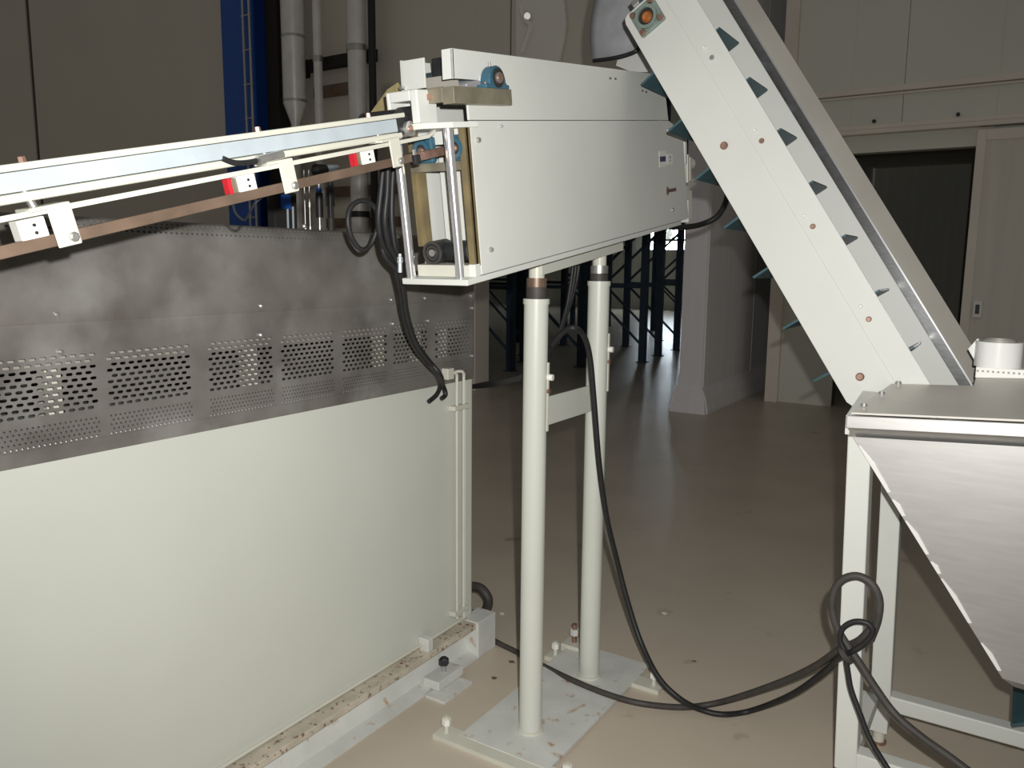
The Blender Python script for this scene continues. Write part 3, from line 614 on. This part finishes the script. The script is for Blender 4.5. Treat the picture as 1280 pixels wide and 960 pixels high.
for (px, py, r_, mm) in ((905,182,.012,'copper'),(1075,471,.012,'copper'),(952,176,.008,'copper'),(890,72,.008,'steel'),(1016,283,.008,'copper'),(1086,399,.008,'copper'),(880,60,.006,'white'),(944,163,.005,'white'),(1006,270,.005,'white'),(1076,383,.006,'white')):
    p = at(px,py,1,EY-.004); MB().lathe(p+Vector((0,-.006,0)), p+Vector((0,.002,0)), [(0,r_*.7),(.5,r_),(1,r_)], 12).build('screw', mm, t, smooth=True)

t = thing('steel_hopper', 'brushed stainless hopper on a cream tube frame at the elevator foot', 'hopper', (0,2.45,0))
FY = 2.20
def rimz(x): return 1.118+(x+.371)*.062
X0r, X1r = -.371, .62
def slab(yv, za, zb, d, x0=X0r, x1=X1r):
    return MB().prism([(x0,yv,rimz(x0)+za),(x1,yv,rimz(x1)+za),(x1,yv,rimz(x1)+zb),(x0,yv,rimz(x0)+zb)], (0,d,0))
slab(FY,-.034,.0,.02).build('rim', 'hopper', t, bevel=.003)
MB().prism([(X0r+.006,FY+.001,rimz(X0r)-.034),(X0r+.006,FY+.018,rimz(X0r)-.058),(X0r+.006,FY+.024,rimz(X0r)-.058),(X0r+.006,FY+.018,rimz(X0r)-.034)], (X1r-X0r-.006,0,rimz(X1r)-rimz(X0r))).build('rim_strip', 'hopper', t)
# front face
hx = [(-.350,-.058),(X1r,-.058)]
A = Vector((-.352,FY+.004,rimz(-.352)-.056)); B = Vector((X1r,FY+.004,rimz(X1r)-.056))
Cc = at(1253,848,1,FY+.02); D = Vector((.40,FY+.02,Cc.z-.02))
MB().prism([A,B,D,Cc], (0,.004,0)).build('front_face', 'hopper', t)
MB().prism([Cc,D,D+Vector((-.02,.10,-.06)),Cc+Vector((.03,.10,-.06))], (0,.004,-.002)).build('lower_lip', 'hopper', t)
# slanted left wall of the hopper
MB().prism([A+Vector((0,.004,0)),Cc+Vector((0,.004,0)),Cc+Vector((0,.40,0)),A+Vector((0,.40,0))], (.004,0,.001)).build('side_wall', 'stain', t)
MB().prism([B+Vector((0,.004,0)),D+Vector((0,.004,0)),D+Vector((0,.36,0)),B+Vector((0,.70,0))], (-.004,0,.001)).build('side_wall', 'stain', t)
dv = (Cc-A)
for f0, f1 in ((.04,.24),(.27,.34),(.36,.50),(.53,.58),(.60,.78),(.86,.97)):
    nrm = Vector((.008,-.003,.003))
    MB().prism([A+dv*f0,A+dv*f1,A+dv*f1+nrm,A+dv*(f0*.6+f1*.4)+nrm*1.4,A+dv*f0+nrm*.5], (0,.004,0)).build('weld_bead', 'tape', t)
# lid plate
def lidz(x, y): return rimz(x)+.003+(y-FY)*.20
lp = [(-.360,FY+.004),(X1r,FY+.004),(X1r,2.80),(-.10,2.80),(-.10,EY-.006),(-.300,EY-.006)]
MB().prism([(x,y,lidz(x,y)) for x, y in lp], (0,0,.005)).build('lid_plate', 'plate', t)
for p in (Vector((-.335,2.235,0)),Vector((-.308,2.335,0)),Vector((-.280,2.425,0))):
    z = lidz(p.x,p.y)+.003
    MB().cyl((p.x,p.y,z),(p.x,p.y,z+.012),.005, n=10).build('lid_bolt', 'chrome', t, smooth=True)
    MB().lathe((p.x,p.y,z+.010),(p.x,p.y,z+.016),[(0,.009),(1,.007)],10).build('lid_bolt_head', 'steel', t, smooth=True)
MB().prism([(-.372,FY+.004,rimz(-.37)),(-.372,EY-.01,rimz(-.37)+.035),(-.310,EY-.01,rimz(-.37)+.035),(-.362,FY+.004,rimz(-.37))], (0,0,-.05)).build('side_angle', 'paint', t)
# frame
def leg(xt, xb, y, zt, w_=.058):
    return MB().prism([(xb-w_/2,y,.115),(xb+w_/2,y,.115),(xt+w_/2,y,zt),(xt-w_/2,y,zt)], (0,w_,0))
leg(-.340,-.312,FY+.025,1.085).build('leg', 'paint', t, bevel=.004)
leg(-.300,-.278,2.602,.95).build('leg', 'paint', t, bevel=.004)
leg(.56,.58,FY+.025,1.13).build('leg', 'paint', t, bevel=.004); leg(.58,.60,2.602,1.17).build('leg', 'paint', t, bevel=.004)
MB().box((-.30,2.605,.125),(.60,2.655,.175)).build('frame_rail', 'paint', t, bevel=.004)
MB().box((-.30,FY+.028,.125),(.60,FY+.078,.175)).build('frame_rail', 'paint', t, bevel=.004)
MB().box((-.335,FY+.08,.125),(-.285,2.604,.175)).build('frame_rail', 'paint', t, bevel=.004)
MB().box((.555,FY+.08,.125),(.605,2.604,.175)).build('frame_rail', 'paint', t, bevel=.004)
for x, y in ((-.278,2.63),(-.31,FY+.054),(.58,2.63),(.58,FY+.054)):
    f = MB().box((x-.026,y-.026,.045),(x+.026,y+.026,.118)).build('foot_tube', 'paint', t, bevel=.003)
    MB().cyl((x,y,.0),(x,y,.05),.018, n=16).build('levelling_foot', 'bright', f, smooth=True)
    MB().ring((x,y,.0),(x,y,.008),.024,.015).build('rubber_pad', 'copper', f, smooth=True)

# tape roll on a white pad
pad = at(1252,466,1,2.56)
padz = lidz(pad.x+.01,pad.y-.03)+.006
pd = thing('paper_pad', 'white paper pad with lacy edge lying on the hopper lid', 'paper pad', (pad.x,pad.y,padz))
px0, px1, py0, py1 = pad.x-.060, pad.x+.075, pad.y-.05, pad.y+.045
MB().add([(px0,py0,lidz(px0,py0)+.0055),(px1,py0,lidz(px1,py0)+.0055),(px1,py1,lidz(px1,py1)+.0055),(px0,py1,lidz(px0,py1)+.0055),
    (px0,py0,padz+.022),(px1,py0,padz+.022),(px1,py1,padz+.022),(px0,py1,padz+.022)], [(0,3,2,1),(4,5,6,7),(0,1,5,4),(1,2,6,5),(2,3,7,6),(3,0,4,7)]).build('sheets', 'white', pd, bevel=.002)
for k in range(11): MB().cyl((pad.x-.055+k*.012,pad.y-.052,padz+.011),(pad.x-.055+k*.012,pad.y-.0495,padz+.011),.003, n=8).build('punched_eyelet', 'greyink', pd)
tr_ = thing('tape_roll', 'wide white roll of packing tape standing on the paper pad', 'tape roll', (pad.x-.012,pad.y,padz+.022))
MB().ring((pad.x-.012,pad.y,padz+.022),(pad.x-.012,pad.y,padz+.090),.057,.040, 40).build('tape', 'tape', tr_, smooth=True)
MB().ring((pad.x-.012,pad.y,padz+.021),(pad.x-.012,pad.y,padz+.096),.0405,.037, 40).build('core', 'flange', tr_, smooth=True)
MB().prism([(pad.x-.062,pad.y+.005,padz+.024),(pad.x-.085,pad.y-.005,padz+.065),(pad.x-.066,pad.y+.005,padz+.094),(pad.x-.062,pad.y+.008,padz+.094)], (0,.002,0)).build('loose_end', 'tape', tr_)

# ---------------------------------------------------------------- cables
def cable(name, lab, pts, r, m_='cable', cat='cable', group=None, push=0.):
    Q = [at(p[0],p[1],p[2],p[3]+(push if p[2] == 0 else -push)) for p in pts]
    o = MB().tube(Q, r, 10, 7).build(name, m_, smooth=True, origin=min(Q, key=lambda q: q.z))
    return tag(o, lab, cat, group)
F2 = lambda x, y, r=.012: (x, y, 2, r)
cable('power_cable', 'black power cable arching down past the far post and across to the hopper leg',
    [(690,432,0,-1.27),(703,416,0,-1.22),(716,410,0,-1.175),(729,419,0,-1.165),(737,445,0,-1.165),(742,495,0,-1.165),(749,580,0,-1.16),(758,645,0,-1.155),(771,700,0,-1.14),(784,750,0,-1.10),(800,800,0,-1.04),(822,845,0,-.95),(848,872,0,-.87),F2(876,887,.02),F2(905,893),F2(940,888,.02),(990,868,1,2.46),(1030,840,1,2.35),(1052,820,1,2.20),(1062,812,1,2.17)], .0095)
cable('power_cable', 'brown grey power cable lying from machine plinth over the base plate to hopper leg',
    [F2(600,788,.03),F2(620,802),F2(648,816),F2(690,838,.014),F2(722,853,.03),F2(760,868,.03),F2(800,879,.03),F2(850,884,.014),F2(890,880,.018),(930,869,1,2.50),(980,851,1,2.44),(1020,832,1,2.34),(1050,812,1,2.21),(1075,800,1,2.17),(1092,782,1,2.16)], .0105, 'cableg')
loop = []
for k in range(13):
    a = math.radians(-60-27.5*k); loop.append((1069+31*math.cos(a), 768+48*math.sin(a)*(-1 if 0 else 1), 1, 2.165-.001*k))
cable('cable_loop', 'large upright loop of grey cable tied to hopper leg', [(1088,800,1,2.17),(1097,775,1,2.168),(1099,750,1,2.167),(1090,730,1,2.166),(1072,720,1,2.165),(1053,725,1,2.164),(1042,742,1,2.163),(1041,765,1,2.162),(1048,788,1,2.161),(1060,808,1,2.158),(1075,830,1,2.155),(1093,858,1,2.15),(1118,892,1,2.14),(1150,920,1,2.12),(1185,945,1,2.10),(1225,975,1,2.08)], .0105, 'cableg')
cable('cable_loop', 'small loop of black cable knotted in front of hopper leg', [(1030,842,1,2.33),(1048,824,1,2.19),(1062,816,1,2.148),(1080,805,1,2.145),(1091,790,1,2.143),(1084,779,1,2.142),(1068,777,1,2.141),(1054,785,1,2.14),(1050,800,1,2.138),(1056,815,1,2.136),(1060,840,1,2.135),(1064,862,1,2.13),(1075,892,1,2.12),(1088,925,1,2.11),(1108,958,1,2.10),(1122,980,1,2.09)], .0072)
tag(MB().ring(at(1056,818,1,2.150), at(1061,815,1,2.150), .027, .022, 16).build('cable_tie', 'cableg', smooth=True, origin=at(1060,815,1,2.15)), 'thin dark cable tie binding the looped cables at hopper leg', 'cable tie')
for k, dx in enumerate((0,3.5,7)):
    cable('cable', 'black cable of the bundle sweeping up behind the near post to the head box',
        [(572,486-dx*.3,1,2.72),(600,480+dx*.6,1,2.60),(640,473+dx*.6,0,-1.40),(662,463+dx*.6,0,-1.30),(682,444+dx*.5,0,-1.30),(697,420+dx*.5,0,-1.295),(708+dx*.5,385,0,-1.29),(714+dx,350,0,-1.285),(717+dx,325,0,-1.28)], .0055, group='cable bundle behind the stand', push=-.011*k)
for k, dx in enumerate((0,5)):
    cable('cable', 'black cable hanging past the chrome rods with its end hooked on the cream panel',
        [(480+dx,200,0,-1.37),(476+dx*1.6,240,0,-1.38),(473+dx*1.6,275,0,-1.39),(478+dx*1.6,305,0,-1.40),(492+dx,328,0,-1.41),(500+dx*.8,360,0,-1.44),(505+dx*.8,395,0,-1.50),(515+dx,428,0,-1.56),(532+dx,452,0,-1.62),(547+dx*.6,468,0,-1.606),(550+dx*.8,482,0,-1.68),((546,557)[k],493,0,-1.685),((536,552)[k],(502,498)[k],0,-1.685)], .008, group='cables hanging beside the chrome rods', push=.015*k)
cable('cable', 'black cable rising straight beside the far chrome rod', [(492,205,0,-1.375),(490,240,0,-1.38),(490,280,0,-1.385),(495,315,0,-1.39),(502,335,0,-1.40)], .008)
cable('cable_coil', 'oval loop of black cable hanging in front of the dark hood', [(483,210,0,-1.39),(478,255,0,-1.40),(472,285,0,-1.41),(463,306,0,-1.42),(452,312,0,-1.425),(441,300,0,-1.43),(435,280,0,-1.43),(437,262,0,-1.43),(447,252,0,-1.425),(459,252,0,-1.42),(470,262,0,-1.415),(474,285,0,-1.41),(480,318,0,-1.405),(498,338,0,-1.40)], .0065)
cg = at(500,328,0,-1.375)
t = thing('cable_gland', 'pale plug connector on the cables beside the far chrome rod', 'connector', cg+Vector((0,0,-.03)))
MB().lathe(cg+Vector((0,0,-.026)), cg+Vector((0,0,.022)), [(0,.0055),(.5,.0055),(.55,.0075),(.8,.0075),(.85,.0045),(1,.0045)], 12).build('body', 'galv', t, smooth=True)
MB().ring(cg+Vector((0,0,.004)), cg+Vector((0,0,.010)), .0085, .005).build('nut', 'steel', t, smooth=True)
cable('power_cable', 'thick black cable curving from under the head box up behind the elevator', [(838,283,0,-1.22),(856,284,0,-1.20),(878,280,0,-1.17),(897,270,0,-1.12),(908,250,0,-1.10),(908,228,0,-1.10),(898,205,0,-1.12),(884,196,0,-1.15)], .012)

# scraps on the floor
for lab, px, py, rr, mm in (('white paper scrap on the floor behind the near post', 627,767,.016,'white'),('small white crumb on floor beyond the far post', 831,767,.012,'white'),('brown dirt crumb on floor beside the cables', 868,827,.010,'brown'),('brown dirt crumb on floor beside the machine plinth', 640,828,.012,'brown'),('rusty dirt fleck on floor between plinth and base plate', 618,848,.012,'brown')):
    p = at(px,py,2,0); mb = MB(); n = 7
    pts = [(p.x+math.cos(k/n*6.283)*rr*random.uniform(.5,1.3), p.y+math.sin(k/n*6.283)*rr*random.uniform(.4,.9), .0) for k in range(n)]
    tag(mb.prism(pts, (0,0,.003)).build('floor_scrap', mm, origin=p), lab, 'debris')
